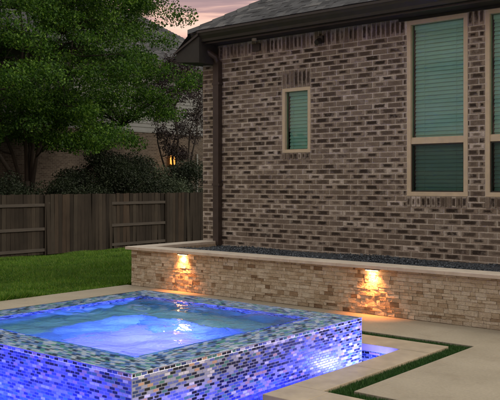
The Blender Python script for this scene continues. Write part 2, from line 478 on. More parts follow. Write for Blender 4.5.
hmod = .05+.03*np.clip(np.sin(u*2.3+np.sin(v*1.7)*2)+np.sin(v*3.1+u), -1, 1)+rng.uniform(0,.02,n)
blades('lawn_grass', P, hmod, .013, M['grass'], .5, label='green lawn grass between the pool deck and the fence', cat='grass', kind='stuff')

# ------------------------------------------------------------------ deck and pool
PU0, PUT, PU1 = -6.20, -3.144, 3.5            # pool outline
PV0, PVQ, PV1 = 1.20, 3.922, 5.695
WZ = -.107
def deckpiece(mb, x0, x1, y0, y1, z1=0, z0=-.14, c=.002): mb.box(x0, x1, y0, y1, z0, z1, c)
dk = MB(); g = .004
SU0, SU1, SV0, SV1 = -2.902, -2.750, 6.03, 6.175   # turf strip lines
TV0, TV1 = 4.217, 4.347
# main field beyond the turf
deckpiece(dk, LX+.31, -5.6, SV0, 6.985); deckpiece(dk, -5.6, SU0-g-2.0, SV1, 6.985); deckpiece(dk, SU0-g-2.0, SU1, SV1, 6.985)
deckpiece(dk, SU1, 1.2, TV1, 6.985); deckpiece(dk, 1.2+g, 9, TV1, 6.985)
deckpiece(dk, LX, LX+.306, -8, 6.985)          # edge band along the lawn
deckpiece(dk, LX+.31, PU0-.30, -8, SV0); 
deckpiece(dk, PU0-.296, 9, -8, PV0-.30)
deckpiece(dk, 3.8, 9, PV0-.296, TV0)
tag(dk.build('pool_deck', M['deck']), kind='structure')
bs = MB(); bs.box(LX+.01, 9, 6.9, 8.6, -.3, -.142); bs.box(LX+.01, 9, SV0-.05, SV1+.05, -.3, -.03)
bs.box(SU0-.02, SU1+.02, TV0, SV1, -.3, -.034); bs.box(SU0-.02, 9, TV0-.02, TV1+.02, -.3, -.038)
tag(bs.build('turf_bed', M['ground']), kind='structure')
# coping stones
cp = MB()
def stones(x0, x1, y0, y1, along, L):
    a0, a1 = (x0, x1) if along == 'x' else (y0, y1)
    k = max(1, round((a1-a0)/L)); s_ = (a1-a0)/k
    for i in range(k):
        p, q = a0+i*s_+.0015, a0+(i+1)*s_-.0015
        if along == 'x': cp.box(p, q, y0, y1, -.055, .002, .0025)
        else: cp.box(x0, x1, p, q, -.055, .002, .0025)
ov = .012
stones(PUT-ov, SU0-.002, TV0+.002, PV1-.002, 'y', .75)
stones(PU0-.29, SU0-.002, PV1-ov, SV0-.002, 'x', .75)
stones(PUT-ov, PUT-ov+.30, PVQ-ov, TV0-.001, 'x', .3)
stones(PUT-ov+.302, 3.79, PVQ-ov, TV0-.002, 'x', .75)
stones(PU0-.29, PU0+ov, PV0-.29, PV1-ov-.002, 'y', .75)
stones(PU0+ov+.002, 3.79, PV0-.29, PV0+ov, 'x', .75)
stones(3.49, 3.79, PV0+ov+.002, PVQ-ov-.002, 'y', .75)
tag(cp.build('pool_coping', M['coping']), kind='structure')
# basin shell
ba = MB()
FZ = -1.15
outline = [(PU0, PV0), (PU1, PV0), (PU1, PVQ), (PUT, PVQ), (PUT, PV1), (PU0, PV1)]
k = len(outline)
ba.add([(x, y, FZ) for x, y in outline] + [(x, y, -.056) for x, y in outline],
       [(0,1,2,3), (0,3,4,5)] + [(i, (i+1) % k, k+(i+1) % k, k+i) for i in range(k)])
basin = ba.build('pool_basin', M['poolfloor']); tag(basin, kind='structure')
# waterline tiles
def mosaic(name, W, Hh, O, A, B, Nn, parent, tl=.012, dep=.0035, mat='mosaic'):
    t = bond(0, W, 0, Hh, .047, .0197, .0034, dep, .0006)
    return tilefield(name, t, O, A, B, Nn, M[mat], parent, .0009, tl)
mosaic('waterline_tile', PUT-PU0, .24, (PU0, PV1, -.30), (1,0,0), (0,0,1), (0,-1,0), basin)
mosaic('waterline_tile', PV1-PVQ, .24, (PUT, PVQ, -.30), (0,1,0), (0,0,1), (-1,0,0), basin)
mosaic('waterline_tile', PU1-PUT, .24, (PUT, PVQ, -.30), (1,0,0), (0,0,1), (0,-1,0), basin)
# pool water sheet (round the hot tub)
HU0, HU1, HV0, HV1, HZ = -6.05, -3.45, 3.075, 5.575, .238
pw = MB()
for (x0, x1, y0, y1) in ((PU0, PUT, PV0, HV0), (PU0, HU0, HV0, HV1), (HU1, PUT, HV0, HV1), (PU0, PUT, HV1, PV1), (PUT, PU1, PV0, PVQ)):
    pw.add([(x0,y0,WZ),(x1,y0,WZ),(x1,y1,WZ),(x0,y1,WZ)], [(0,1,2,3)])
tag(pw.build('pool_water', M['poolwater']), kind='structure')

# turf strips
def strip(label, rects, dens=42000):
    Ps = []
    for (x0, x1, y0, y1) in rects:
        m_ = int((x1-x0)*(y1-y0)*dens)
        Ps.append(np.stack([rng.uniform(x0+.004, x1-.004, m_), rng.uniform(y0+.004, y1-.004, m_), np.full(m_, -.032)], 1))
    return blades('turf_strip', np.concatenate(Ps), .031, .0045, M['turf'], .3, label=label, cat='turf', kind='stuff')
strip('dark green turf strip set between the deck slabs beside the pool', [(SU0, SU1, TV0, SV1), (-5.6, SU0, SV0, SV1), (SU1, 1.5, TV0, TV1)])

# ------------------------------------------------------------------ hot tub
tub = empty('hot_tub', ((HU0+HU1)/2, (HV0+HV1)/2, -.5), 'raised square hot tub covered in glass mosaic tile with blue lit water', 'hot tub')
RW = .31
iu0, iu1, iv0, iv1 = HU0+RW, HU1-RW, HV0+RW, HV1-RW
e = .0045
sh = MB()
es = .0018; rs_ = MB()
for (x0, x1, y0, y1) in ((HU0+es, HU1-es, HV0+es, iv0-e), (HU0+es, HU1-es, iv1+e, HV1-es), (HU0+es, iu0-e, iv0-e, iv1+e), (iu1+e, HU1-es, iv0-e, iv1+e)):
    sh.box(x0, x1, y0, y1, FZ+.003, HZ-.03); rs_.box(x0, x1, y0, y1, HZ-.0299, HZ-es)
sh.build('wall', M['grout'], tub); rs_.build('rim', M['glowgrout'], tub)
W, D = HU1-HU0, HV1-HV0
HB = HZ-e-.0197*40-.0001
mosaic('face_tile', W-2*e, HZ-HB-e, (HU0+e, HV0+e, HB), (1,0,0), (0,0,1), (0,-1,0), tub)
mosaic('face_tile', D-2*e, HZ-HB-e, (HU1-e, HV0+e, HB), (0,1,0), (0,0,1), (1,0,0), tub)
mosaic('face_tile', W-2*e, HZ-HB-e, (HU0+e, HV1-e, HB), (1,0,0), (0,0,1), (0,1,0), tub)
mosaic('face_tile', D-2*e, HZ-HB-e, (HU0+e, HV0+e, HB), (0,1,0), (0,0,1), (-1,0,0), tub)
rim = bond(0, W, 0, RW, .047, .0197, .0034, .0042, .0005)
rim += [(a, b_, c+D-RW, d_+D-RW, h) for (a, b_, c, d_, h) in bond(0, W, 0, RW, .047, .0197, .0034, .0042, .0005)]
tilefield('rim_tile', rim, (HU0, HV0, HZ-e), (1,0,0), (0,1,0), (0,0,1), M['glowmosaic'], tub, .0009, .008)
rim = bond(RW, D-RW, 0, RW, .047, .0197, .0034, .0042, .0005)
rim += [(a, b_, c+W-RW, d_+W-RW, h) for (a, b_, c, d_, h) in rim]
tilefield('rim_tile', rim, (HU0, HV0, HZ-e), (0,1,0), (1,0,0), (0,0,1), M['glowmosaic'], tub, .0009, .008)
tr = MB(); tw = .004
for (x0, x1, y0, y1) in ((HU0-.001, HU1+.001, HV0-.0015, HV0+tw), (HU0-.001, HU1+.001, HV1-tw, HV1+.0015), (HU0-.0015, HU0+tw, HV0+tw, HV1-tw), (HU1-tw, HU1+.0015, HV0+tw, HV1-tw)):
    tr.box(x0, x1, y0, y1, HZ-.004, HZ+.0015, .001)
tr.build('edge_trim', M['grout'], tub)
BZ, FL = HZ-.45, HZ-.95                        # seat and floor
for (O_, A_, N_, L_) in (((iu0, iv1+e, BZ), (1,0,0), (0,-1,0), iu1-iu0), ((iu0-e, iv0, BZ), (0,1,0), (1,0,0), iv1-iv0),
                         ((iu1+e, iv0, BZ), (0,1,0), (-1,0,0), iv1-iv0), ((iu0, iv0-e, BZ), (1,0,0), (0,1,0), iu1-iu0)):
    mosaic('inner_tile', L_, .15, (O_[0], O_[1], HZ-.005-.15), A_, (0,0,1), N_, tub, mat='glowmosaic')
ib = MB()
bw = .40
ib.box(iu0-e, iu1+e, iv1-bw, iv1+e, FL, BZ, .02)
ib.box(iu0-e, iu0+bw, iv0-e, iv1-bw-.001, FL, BZ, .02)
ib.build('bench', M['glowplaster'], tub)
MB().box(iu0-e, iu1+e, iv0-e, iv1+e, FL-.06, FL).build('tub_floor', M['plaster'], tub)
lw = MB()
t_ = .003
lw.box(iu0-e, iu1+e, iv1-t_, iv1+e-.0005, FL, HZ-.157); lw.box(iu0-e, iu1+e, iv0-e+.0005, iv0+t_, FL, HZ-.157)
lw.box(iu0-e+.0005, iu0+t_, iv0+t_, iv1-t_, FL, HZ-.157); lw.box(iu1-t_, iu1+e-.0005, iv0+t_, iv1-t_, FL, HZ-.157)
lw.build('inner_wall', M['glowplaster'], tub)

def disc(mb, c, axis, r, th, n=24):
    c = Vector(c); axis = Vector(axis).normalized()
    mb.tube([c, c+axis*th], r, n); return mb
# light in the far wall of the tub, facing the camera side
LU, LVV, LZ = -4.80, iv1-bw, HZ-.68
hs_ = disc(MB(), (LU, LVV-.0005, LZ), (0,-1,0), .085, .012).build('light_ring', M['frame'], tub)
disc(MB(), (LU, LVV-.0130, LZ), (0,-1,0), .068, .010).build('lens', M['bluelens'], hs_)

def lamp(name, kind, loc, energy, color, size=.05, dirv=None, sizey=None, spread=None, spot=None):
    l = bpy.data.lights.new(name, kind); l.energy = energy; l.color = color; l.specular_factor = 0
    if kind == 'AREA':
        l.size = size
        if sizey: l.shape = 'RECTANGLE'; l.size_y = sizey
        if spread: l.spread = spread
    else: l.shadow_soft_size = size
    if kind == 'SPOT': l.spot_size = spot; l.spot_blend = .6
    o = bpy.data.objects.new(name, l); COL.objects.link(o); o.location = loc
    if dirv is not None: o.rotation_euler = Vector(dirv).to_track_quat('-Z', 'Y').to_euler()
    return o
BLUE = (.006, .02, 1)
lamp('tub_lamp', 'POINT', (LU, LVV-.16, LZ+.02), 78, (.072,.070,1), .012)
# lights in the pool walls, throwing blue on the tub faces
def poollight(loc, nrm, r=.09):
    o = disc(MB(), loc, nrm, r, .012).build('pool_light', M['frame'])
    disc(MB(), Vector(loc)+Vector(nrm)*.0125, nrm, r*.8, .01).build('lens', M['poollens'], o)
    return o
tag(poollight((-5.6, PV0, -.42), (0,1,0)), 'round lit blue lamp in the pool wall facing the mosaic front', 'pool light')
for px_, pe_ in ((-5.7, 33), (-4.9, 25), (-4.05, 17)): lamp('pool_lamp', 'AREA', (px_, HV0-.55, -.34), pe_, BLUE, .3, (0, 1, .18), .1, R(130))
tag(poollight((PUT, 5.05, -.40), (-1,0,0), .07), 'lit lamp in the water channel, the one nearer the planter wall', 'pool light')
lamp('trough_lamp', 'AREA', (PUT-.03, 5.46, -.16), 17, (.13,.14,1), .22, (-1, -.05, .25), .04, R(170))
tag(poollight((PUT, 4.25, -.40), (-1,0,0), .07), 'lit lamp in the water channel, the one nearer the open pool', 'pool light')
lamp('trough_lamp', 'AREA', (PUT-.03, 4.6, -.22), 5, (.02,.03,1), .7, (-1, 0, .12), .04, R(170))
lamp('pool_lamp', 'AREA', (-2.75, 3.3, -.34), 7, (.012,.02,1), .25, (-1, .15, .15), .1, R(110))

# tub water: rippled sheet spilling flush over the rim
nx, ny = 170, 166
X, Y = np.meshgrid(np.linspace(HU0+.007, HU1-.007, nx), np.linspace(HV0+.007, HV1-.007, ny))
ed = np.minimum(np.minimum(X-iu0, iu1-X), np.minimum(Y-iv0, iv1-Y)); am = np.clip(ed/.25, 0, 1)
Z = np.zeros_like(X)
for k_ in range(26):
    a = rng.uniform(0, 2*np.pi); lam = rng.uniform(.12, .6); ph = rng.uniform(0, 6.28)
    Z += .0011*(lam/.35)*np.sin(2*np.pi*(X*np.cos(a)+Y*np.sin(a))/lam + ph)
# upwelling from the jets
for (cx_, cy_, s_) in ((-5.2, 4.75, .28), (-4.7, 4.9, .25), (-5.5, 4.3, .3)):
    rr = np.hypot(X-cx_, Y-cy_); Z += .007*np.exp(-(rr/s_)**2)*np.cos(rr*38)
Z = HZ + .0045 + Z*am
V = np.stack([X, Y, Z], -1).reshape(-1, 3)
idx = np.arange(nx*ny).reshape(ny, nx)
F = np.stack([idx[:-1,:-1], idx[:-1,1:], idx[1:,1:], idx[1:,:-1]], -1).reshape(-1, 4)
o = link('tub_water', npmesh('tub_water', V, F), M['spawater'], None, True); tag(o, kind='structure')
o.data.materials.append(M['film'])
fc = V[F].mean(1); thin = (fc[:,0] < iu0) | (fc[:,0] > iu1) | (fc[:,1] < iv0) | (fc[:,1] > iv1)
o.data.polygons.foreach_set('material_index', thin.astype(np.int32))

# ------------------------------------------------------------------ planter wall
PF = 6.99; PL = -7.86; PR = 3.0; PZ = .470
pl = empty('planter_wall', (-3, PF, 0), 'low split face travertine planter wall with smooth stone cap in front of the brick house', 'planter')
t = []
b = .0; 
while b < PZ-.005:
    h = rng.choice([.028, .040, .052]); h = min(h, PZ-b)
    if PZ-b-h < .02: h = PZ-b
    row = bond(0, PR-PL, 0, h, .088, h+1, .0012, .016, .0035, ljit=.75, off='r')
    t += [(a0, a1, b+.0008, b+h-.0008, d_) for (a0, a1, _, _, d_) in row]
    b += h
tilefield('stone_face', t, (PL, PF+.022, 0), (1,0,0), (0,0,1), (0,-1,0), M['split'], pl, .0018, .05, .0015)
t = []; b = 0
while b < PZ-.005:
    h = rng.choice([.026, .036, .048]); h = min(h, PZ-b)
    if PZ-b-h < .02: h = PZ-b
    row = bond(0, 8.5-PF, 0, h, .088, h+1, .0012, .016, .0035, ljit=.75, off='r')
    t += [(a0, a1, b+.0008, b+h-.0008, d_) for (a0, a1, _, _, d_) in row]; b += h
tilefield('stone_face', t, (PL+.022, PF+.01, 0), (0,1,0), (0,0,1), (-1,0,0), M['split'], pl, .003, .09, .0025)
MB().box(PL+.022, PR, PF+.022, PF+.22, -.2, PZ-.001).box(PL+.022, PL+.20, PF+.2205, 8.50, -.2, PZ-.001).build('wall_core', M['stone_back'], pl)
cap = MB(); cz0, cz1 = PZ, PZ+.036
x = -7.93; L_ = .61
cv0, cv1 = 6.950, 7.215
cap.box(-7.93, -7.665, cv0, cv1-.001, cz0, cz1, .004)
x = -7.663
while x < PR:
    q = min(x+L_, PR); cap.box(x, q-.002, cv0, cv1, cz0, cz1, .004); x = q
y = cv1+.001
while y < 8.49:
    q = min(y+L_, 8.495); cap.box(-7.93, -7.665, y, q-.002, cz0, cz1, .004); y = q
cap.build('cap', M['cap'], pl)
# gravel
n = 20000
gu = rng.uniform(-7.67, PR, n); gv = rng.uniform(7.2, 8.5, n)
gz = .446 + .012*np.sin(gu*3.1+gv*5) + rng.uniform(-.012, .010, n) - .010*(gv-7.2)
octv = np.array([(1,0,0),(-1,0,0),(0,1,0),(0,-1,0),(0,0,1),(0,0,-1)], float)
octf = np.array([(0,2,4),(2,1,4),(1,3,4),(3,0,4),(2,0,5),(1,2,5),(3,1,5),(0,3,5)])
ang = rng.uniform(0, 6.28, n); ca, sa = np.cos(ang), np.sin(ang)
s3 = np.stack([rng.uniform(.009, .022, n), rng.uniform(.007, .016, n), rng.uniform(.006, .013, n)], 1)
vv = octv[None]*s3[:,None] + rng.normal(0, .0022, (n, 6, 3))
vx = vv[:,:,0]*ca[:,None]-vv[:,:,1]*sa[:,None]; vy = vv[:,:,0]*sa[:,None]+vv[:,:,1]*ca[:,None]
V = np.stack([vx+gu[:,None], vy+gv[:,None], vv[:,:,2]+gz[:,None]], -1).reshape(-1,3)
F = (octf[None]+(np.arange(n)*6)[:,None,None]).reshape(-1,3)
tag(link('gravel', npmesh('gravel', V, F), M['pebble']), 'dark blue grey gravel filling the planter along the house', 'gravel', kind='stuff')
MB().box(-7.66, PR, 7.213, 8.52, .2, .432).build('gravel_bed', M['pebble']); tag(bpy.data.objects['gravel_bed'], kind='structure')

# cap lights
def caplight(cx, label):
    o = MB().box(cx-.078, cx+.078, cv0+.006, PF+.004, PZ-.014, PZ-.001).build('wall_light', M['bronze'])
    tag(o, label, 'wall light', 'lights under the planter cap')
    MB().box(cx-.068, cx+.068, cv0+.009, cv0+.028, PZ-.019, PZ-.0145).build('lens', M['warm'], o)
    lamp('cap_lamp', 'AREA', (cx, cv0+.010, PZ-.022), 3.4, (1, .30, .07), .07, (0, .10, -1), .02, R(100))
    lamp('cap_lamp', 'POINT', (cx, cv0+.004, PZ-.07), .45, (1, .30, .07), .02)
    lamp('cap_lamp', 'POINT', (cx, cv0+.012, PZ-.05), .35, (1, .55, .25), .012)
    return o
caplight(-6.895, 'lit warm light under the planter cap behind the hot tub, nearer the fence')
caplight(-4.198, 'lit warm light under the planter cap right of the hot tub, nearer the tall windows')

# ------------------------------------------------------------------ brick house
WV = 8.522; WL = -8.004; WR = 1.0; SOF = 3.32
house = empty('brick_house', (-3.5, WV, 0), 'mottled brown brick house wall with dark eaves and tall blind covered windows', 'house')
CO = .0667; ZB = SOF - .198 - CO*42
def snap(z): return ZB + round((z-ZB)/CO)*CO
wins = [(-6.532, -6.063, 1.745, 2.614, 'small'), (-4.645, -3.871, 1.185, 3.283, 'tall'), (-3.662, -2.888, 1.185, 3.283, 'tall'), (-1.9, -1.13, 1.185, 3.283, 'tall')]
holes = []
for (a0, a1, b0, b1, kd) in wins:
    holes.append((a0, a1, b0-.105 if kd == 'small' else b0-.105, b1+(.235 if kd == 'small' else .05)))
BD = .008
holes = [(a0-WL, a1-WL, snap(b0)-ZB, (snap(b1)-ZB) if b1 < 3.1 else 9) for a0, a1, b0, b1 in holes]
tb = bond(0, WR-WL, 0, SOF-.198-ZB, .2133, CO, .012, BD, .0022, holes)
for (a0, a1, b0, b1, dd) in list(tb): pass
# soldier course under the soffit
x = 0; 
while x < WR-WL-.01:
    q = min(x+CO, WR-WL)
    inside = any(h[0]-.01 < (x+q)/2 < h[1]+.01 for h in holes[1:])
    if not inside: tb.append((x+.005, q-.005, SOF-.198-ZB+.004, SOF-ZB-.001, BD+rng.uniform(-.002, .002)))
    x = q
# small window lintel (soldiers) and rowlock sills
for i, (a0, a1, b0, b1, kd) in enumerate(wins):
    h = holes[i]; k_ = max(1, round((h[1]-h[0])/CO)); s_ = (h[1]-h[0])/k_
    for j in range(k_):
        p = h[0]+j*s_
        if kd == 'small': tb.append((p+.005, p+s_-.005, b1+.008-ZB, h[3]-.004, BD+rng.uniform(-.002, .003)))
        tb.append((p+.005, p+s_-.005, h[2]+.005, b0-.006-ZB, BD+.014+rng.uniform(-.002, .003)))
tilefield('brickwork', tb, (WL, WV, ZB), (1,0,0), (0,0,1), (0,-1,0), M['brick'], house, .0025, .02, .0008)
# side wall bricks
tb = bond(0, 7.5, 0, 3.05-ZB, .2133, CO, .012, BD, .002)
tilefield('brickwork', tb, (WL, WV+.0, ZB), (0,1,0), (0,0,1), (-1,0,0), M['brick'], house, .0025, .02, .0008)
# mortar body with openings
wl = MB(); cuts = sorted({WL+.001, WR} | {q for w_ in wins for q in (w_[0], w_[1])})
for p, q in zip(cuts[:-1], cuts[1:]):
    wn = [w_ for w_ in wins if w_[0] <= (p+q)/2 <= w_[1]]
    if wn:
        b0, b1 = wn[0][2], wn[0][3]
        wl.box(p, q, WV+.001, WV+.11, -.8, b0-.003); wl.box(p, q, WV+.001, WV+.11, b1+.003, SOF+.3)
    else: wl.box(p, q, WV+.001, WV+.11, -.8, SOF+.3)
wl.box(WL+.001, WL+.12, WV+.1105, WV+7.5, -.8, SOF+.1)
wl.build('wall', M['mortar'], house)
MB().box(WL+.13, WR, WV+.45, WV+.5, 0, SOF+.3).build('inner_wall', M['interior'], house)  # black backing: the unlit room's darkness is in its colour

def window(a0, a1, b0, b1, kd):
    fw = .045 if kd == 'small' else .05
    yo = WV - .004; yb = WV+.075
    def fr(mb, x0, x1, z0, z1, w_, y0, y1):
        mb.box(x0, x0+w_, y0, y1, z0, z1); mb.box(x1-w_, x1, y0, y1, z0, z1)
        mb.box(x0+w_, x1-w_, y0, y1, z0, z0+w_); mb.box(x0+w_, x1-w_, y0, y1, z1-w_, z1); return mb
    wn = fr(MB(), a0+.001, a1-.001, b0+.001, b1-.001, fw, yo, yb).build('window', M['frame'], house)
    i0, i1, j0, j1 = a0+fw, a1-fw, b0+fw, b1-fw
    if kd == 'tall':
        MB().box(i0+.0005, i1-.0005, yo+.012, yb-.01, 1.806, 1.866).box(i0+.0005, i1-.0005, yo+.020, yb-.02, 1.866, 1.884).build('rail', M['frame'], wn)
        fr(MB(), i0+.001, i1-.001, j0+.001, 1.804, .014, yo+.022, yo+.03).build('screen_frame', M['bronze'], wn)
        MB().add([(i0+.015, yo+.026, j0+.015), (i1-.015, yo+.026, j0+.015), (i1-.015, yo+.026, 1.79), (i0+.015, yo+.026, 1.79)], [(0,1,2,3)]).build('insect_screen', M['screen'], wn)
    MB().add([(i0, yo+.045, j0), (i1, yo+.045, j0), (i1, yo+.045, j1), (i0, yo+.045, j1)], [(0,1,2,3)]).build('pane', M['glass'], wn)
    bl = MB(); z = j0+.01; rr = .0
    while z < j1-.06:
        s_ = random.uniform(-.0012, .0012)
        # slat: shallow curved strip, tilted nearly shut
        y0 = yb+.02
        prof = [(y0+.000, z+s_), (y0+.008, z+.018), (y0+.022, z+.050+s_), (y0+.020, z+.0515+s_), (y0+.005, z+.020), (y0-.002, z+.001+s_)]
        bl.prism(prof, 'x', i0+.012, i1-.012)
        z += .0475
    bl.box(i0+.008, i1-.008, yb+.012, yb+.05, j1-.052, j1-.002)
    bl.build('blind', M['blind'], wn)
    cd = MB()
    for f in (.2, .8):
        xx = i0+(i1-i0)*f; cd.box(xx-.0015, xx+.0015, yb+.014, yb+.0165, j0+.01, j1-.05)
    cd.build('cord', M['blind'], wn)
for w_ in wins: window(*w_)

# eaves
MB().box(-4.75, WR, WV-.02, WV+.0, 3.2845, SOF-.001).build('trim_board', M['bronze'], house)
GV = 8.12; GT = 3.485; GB = 3.335; GL = -7.86
eav = MB().box(GL+.01, WR, GV+.12, WV-.014, SOF, SOF+.02)
eav.build('soffit', M['soffit'], house)
# frieze board above the soldiers and fascia
MB().box(GL, WR, GV+.10, GV+.118, SOF-.012, GT+.02).build('fascia', M['bronze'], house)
prof = [(GV+.098, GB), (GV+.040, GB), (GV+.030, GB+.03), (GV+.012, GB+.075), (GV, GB+.105), (GV, GT), (GV+.008, GT), (GV+.008, GB+.11), (GV+.09, GB+.02), (GV+.098, GT)]
def gutter_profile():
    return [(GV+.098, GB), (GV+.045, GB), (GV+.038, GB+.035), (GV+.014, GB+.082), (GV+.006, GB+.112), (GV, GB+.120), (GV, GT), (GV+.012, GT), (GV+.012, GT-.012), (GV+.085, GT-.012), (GV+.098, GT-.005)]
MB().prism(gutter_profile(), 'x', GL-.012, WR).build('gutter', M['bronze'], house)
# boxed cornice at the corner: rake line falls away to the left
def onv(x, y, v):
    t = (x-250)/792; Y_ = v/CAMH/(.768+.64*t); return (Y_*(.768*t-.64)*CAMH, (1-Y_*(y-183)/792)*CAMH)
bx = [onv(197, 36.5, GV), onv(176.3, 53, GV), onv(176, 62.5, GV), onv(199, 62.5, GV), onv(199, 37.0, GV)]
MB().prism(bx, 'y', GV+.001, WV+7.5).build('boxed_cornice', M['soffit'], house)
r0 = onv(198.5, 33.5, GV); r1 = onv(175, 53.3, GV)
MB().prism([r0, r1, (r1[0], r1[1]-.028), (r0[0], r0[1]-.035)], 'y', GV-.02, GV+.0).build('rake_board', M['bronze'], house)
MB().box(bx[3][0]+.001, WL+.3, GV+.119, WV-.02, SOF+.021, SOF+.03).build('soffit', M['soffit'], house)

# roof: front plane and left plane, with shingles
PT = .62; RL = -7.93; RZ = GT+.015; RUN = 5.0
sl = math.hypot(1, PT)
rf = MB().add([(RL, GV+.02, RZ-.02), (WR, GV+.02, RZ-.02), (WR, GV+.02+RUN, RZ-.02+PT*RUN), (RL+RUN, GV+.02+RUN, RZ-.02+PT*RUN)], [(0,1,2,3)])
rf.add([(RL, GV+.03, RZ-.03), (RL+RUN, GV+.03+RUN, RZ-.03+PT*RUN), (RL+RUN, GV+6.5, RZ-.03+PT*RUN), (RL-.30, GV+6.5, RZ-.28), (RL-.30, GV+.03, RZ-.28)], [(0,1,2,3,4)])
rf = rf.build('roof', M['shingle2'], house)
B_ = (0, 1/sl, PT/sl); N_ = (0, -PT/sl, 1/sl)
ts = []
row = 0; b = 0
while b < 3.6:
    st = b/sl
    off_ = rng.uniform(0, .3); x = st - off_
    while x < WR-RL:
        q = x + rng.choice([.07, .10, .13, .16])
        p0 = max(x, st+.02)
        if q-p0 > .03: ts.append((p0+.001, q-.001, b, b+.105, rng.choice([.005, .007, .010])))
        x = q
    b += .095
tilefield('shingles', ts, (RL, GV, RZ-.008), (1,0,0), B_, N_, M['shingle'], rf, .0015, .012)
hc = MB(); s_ = 0
while s_ < 4.2:
    c = Vector((RL+s_, GV+s_, RZ+PT*s_+.012)); dd = Vector((1,1,PT)).normalized()*.26
    q = c+dd; sa_ = Vector((1,-1,0)).normalized()*.13; dn = Vector((0,0,-.085))
    up_ = Vector((0,0,.014))
    hc.add([c+sa_+dn+up_, c+up_, c-sa_+dn+up_, q+sa_+dn, q, q-sa_+dn], [(0,1,4,3),(1,2,5,4)])
    s_ += .125
hc.build('hip_cap', M['shingle'], rf)

# downspout
dsx = -7.665; dw = .043
ds = MB()
pts = [(-7.80, GV+.055, GB+.01), (-7.80, GV+.06, GB-.05), (-7.74, GV+.20, GB-.11), (dsx, WV-.10, GB-.19), (dsx, WV-.062, GB-.26), (dsx, WV-.062, .46)]
ds.tube(pts[:5], .046, 12)
ds.box(dsx-.052, dsx+.052, WV-.098, WV-.018, .45, GB-.25)
ds = ds.build('downspout', M['bronze2'], house)
st_ = MB()
for z in (2.75, 1.3): MB().box(dsx-.07, dsx+.07, WV-.101, WV-.013, z, z+.035).build('strap', M['bronze2'], ds)
# small things on the wall under the eave
v_ = MB()
v_.box(-7.04, -6.90, WV-.035, WV-.012, 3.17, 3.27).build('vent', M['bronze'], house)
sl_ = MB().box(-5.93, -5.84, WV-.05, WV-.012, 3.16, 3.25).tube([(-5.885, WV-.05, 3.19), (-5.885, WV-.12, 3.15)], .035, 12).build('security_camera', M['bronze'], house)
o_ = disc(MB(), (-6.90, GV+.25, SOF-.001), (0,0,-1), .035, .03, 14).build('soffit_light', M['frame'], house)

# ------------------------------------------------------------------ fence
fence = empty('wooden_fence', (FX, 12, -.82), 'weathered grey brown wooden board fence at the end of the lawn', 'fence')
FB, FT = -.80, 1.005
bounds = [1.5+.0, 3.95, 6.39, 8.83+.2, 0, 0]
bounds = [14.135-2.44*k_ for k_ in range(5, -1, -1)] + [16.6, 19.06, 21.5, 23.9, 26.4]
bounds = [q for q in bounds if q > 1]
# edges seen in the photograph fall at v = 14.135, 16.6, 19.06
for i, (p, q) in enumerate(zip(bounds[:-1], bounds[1:])):
    front = (round((p-14.135)/2.45) % 2 == 0)
    x_p = FX+.045 if front else FX-.03
    tiles_ = []; y = p+.0
    while y < q-.02:
        y2 = min(y+.140, q)
        topj = rng.uniform(-.012, .012); tiles_.append((y+.002, y2-.0025, .03, FT-FB+topj, .018+rng.uniform(-.003, .003)))
        y = y2
    tilefield('boards', tiles_, (x_p, 0, FB), (0,1,0), (0,0,1), (1,0,0), M['wood'], fence, .0015, .015)
    bk = [(a, b_, c, d_, .004) for a, b_, c, d_, _ in tiles_]
    if not front:
        rl = MB()
        for z in (FB+.12, FB+.74, FT-.36): rl.box(FX-.008, FX+.032, p+.05, q-.05, z, z+.088)
        rl.build('rails', M['rail'], fence)
    else:
        rl = MB()
        for z in (FB+.22, FB+.93, FT-.33): rl.box(FX+.004, FX+.043, p+.05, q-.05, z, z+.088)
        rl.build('rails', M['rail'], fence)
for p in bounds:
    MB().box(FX-.05, FX+.044, p-.045, p+.045, FB-.3, FT-.03).build('post', M['wood'], fence)

# ------------------------------------------------------------------ plants
def leaves(name, P, size, mat, parent, asp=.55, droop=0.0):
    n = len(P)
    d1 = rng.normal(0, 1, (n, 3)); d1[:,2] -= droop; d1 /= np.linalg.norm(d1, axis=1)[:,None]
    d2 = rng.normal(0, 1, (n, 3)); d2 -= (d2*d1).sum(1)[:,None]*d1; d2 /= np.linalg.norm(d2, axis=1)[:,None]
    s_ = size*rng.uniform(.6, 1.4, n)[:,None]
    nn = np.cross(d1, d2)*s_*.12
    V = np.stack([P-d1*s_*.5, P+d2*s_*asp*.5+nn, P+d1*s_*.5, P-d2*s_*asp*.5+nn], 1).reshape(-1, 3)
    return link(name, npmesh(name, V, np.arange(n*4).reshape(-1, 4)), mat, parent)
def clumps(centers, rads, per, flat=.65):
    out_ = []
    for c, r in zip(centers, rads):
        n = int(per*(r**2))
        q = rng.normal(0, 1, (n, 3)); q /= np.linalg.norm(q, axis=1)[:,None]
        q *= (rng.uniform(0, 1, n)**.45)[:,None]*r; q[:,2] *= flat
        out_.append(q+np.array(c))
    return np.concatenate(out_)

def bent(p, q, sag=.15, n=5, jit=.12):
    p, q = Vector(p), Vector(q); L_ = (q-p).length; pts = []
    for i in range(n+1):
        t = i/n; m_ = p.lerp(q, t)
        if 0 < i < n: m_ += Vector((random.uniform(-1,1), random.uniform(-1,1), random.uniform(-1,1)))*L_*jit*.3
        m_.z += math.sin(t*math.pi)*L_*sag
        pts.append(m_)
    return pts

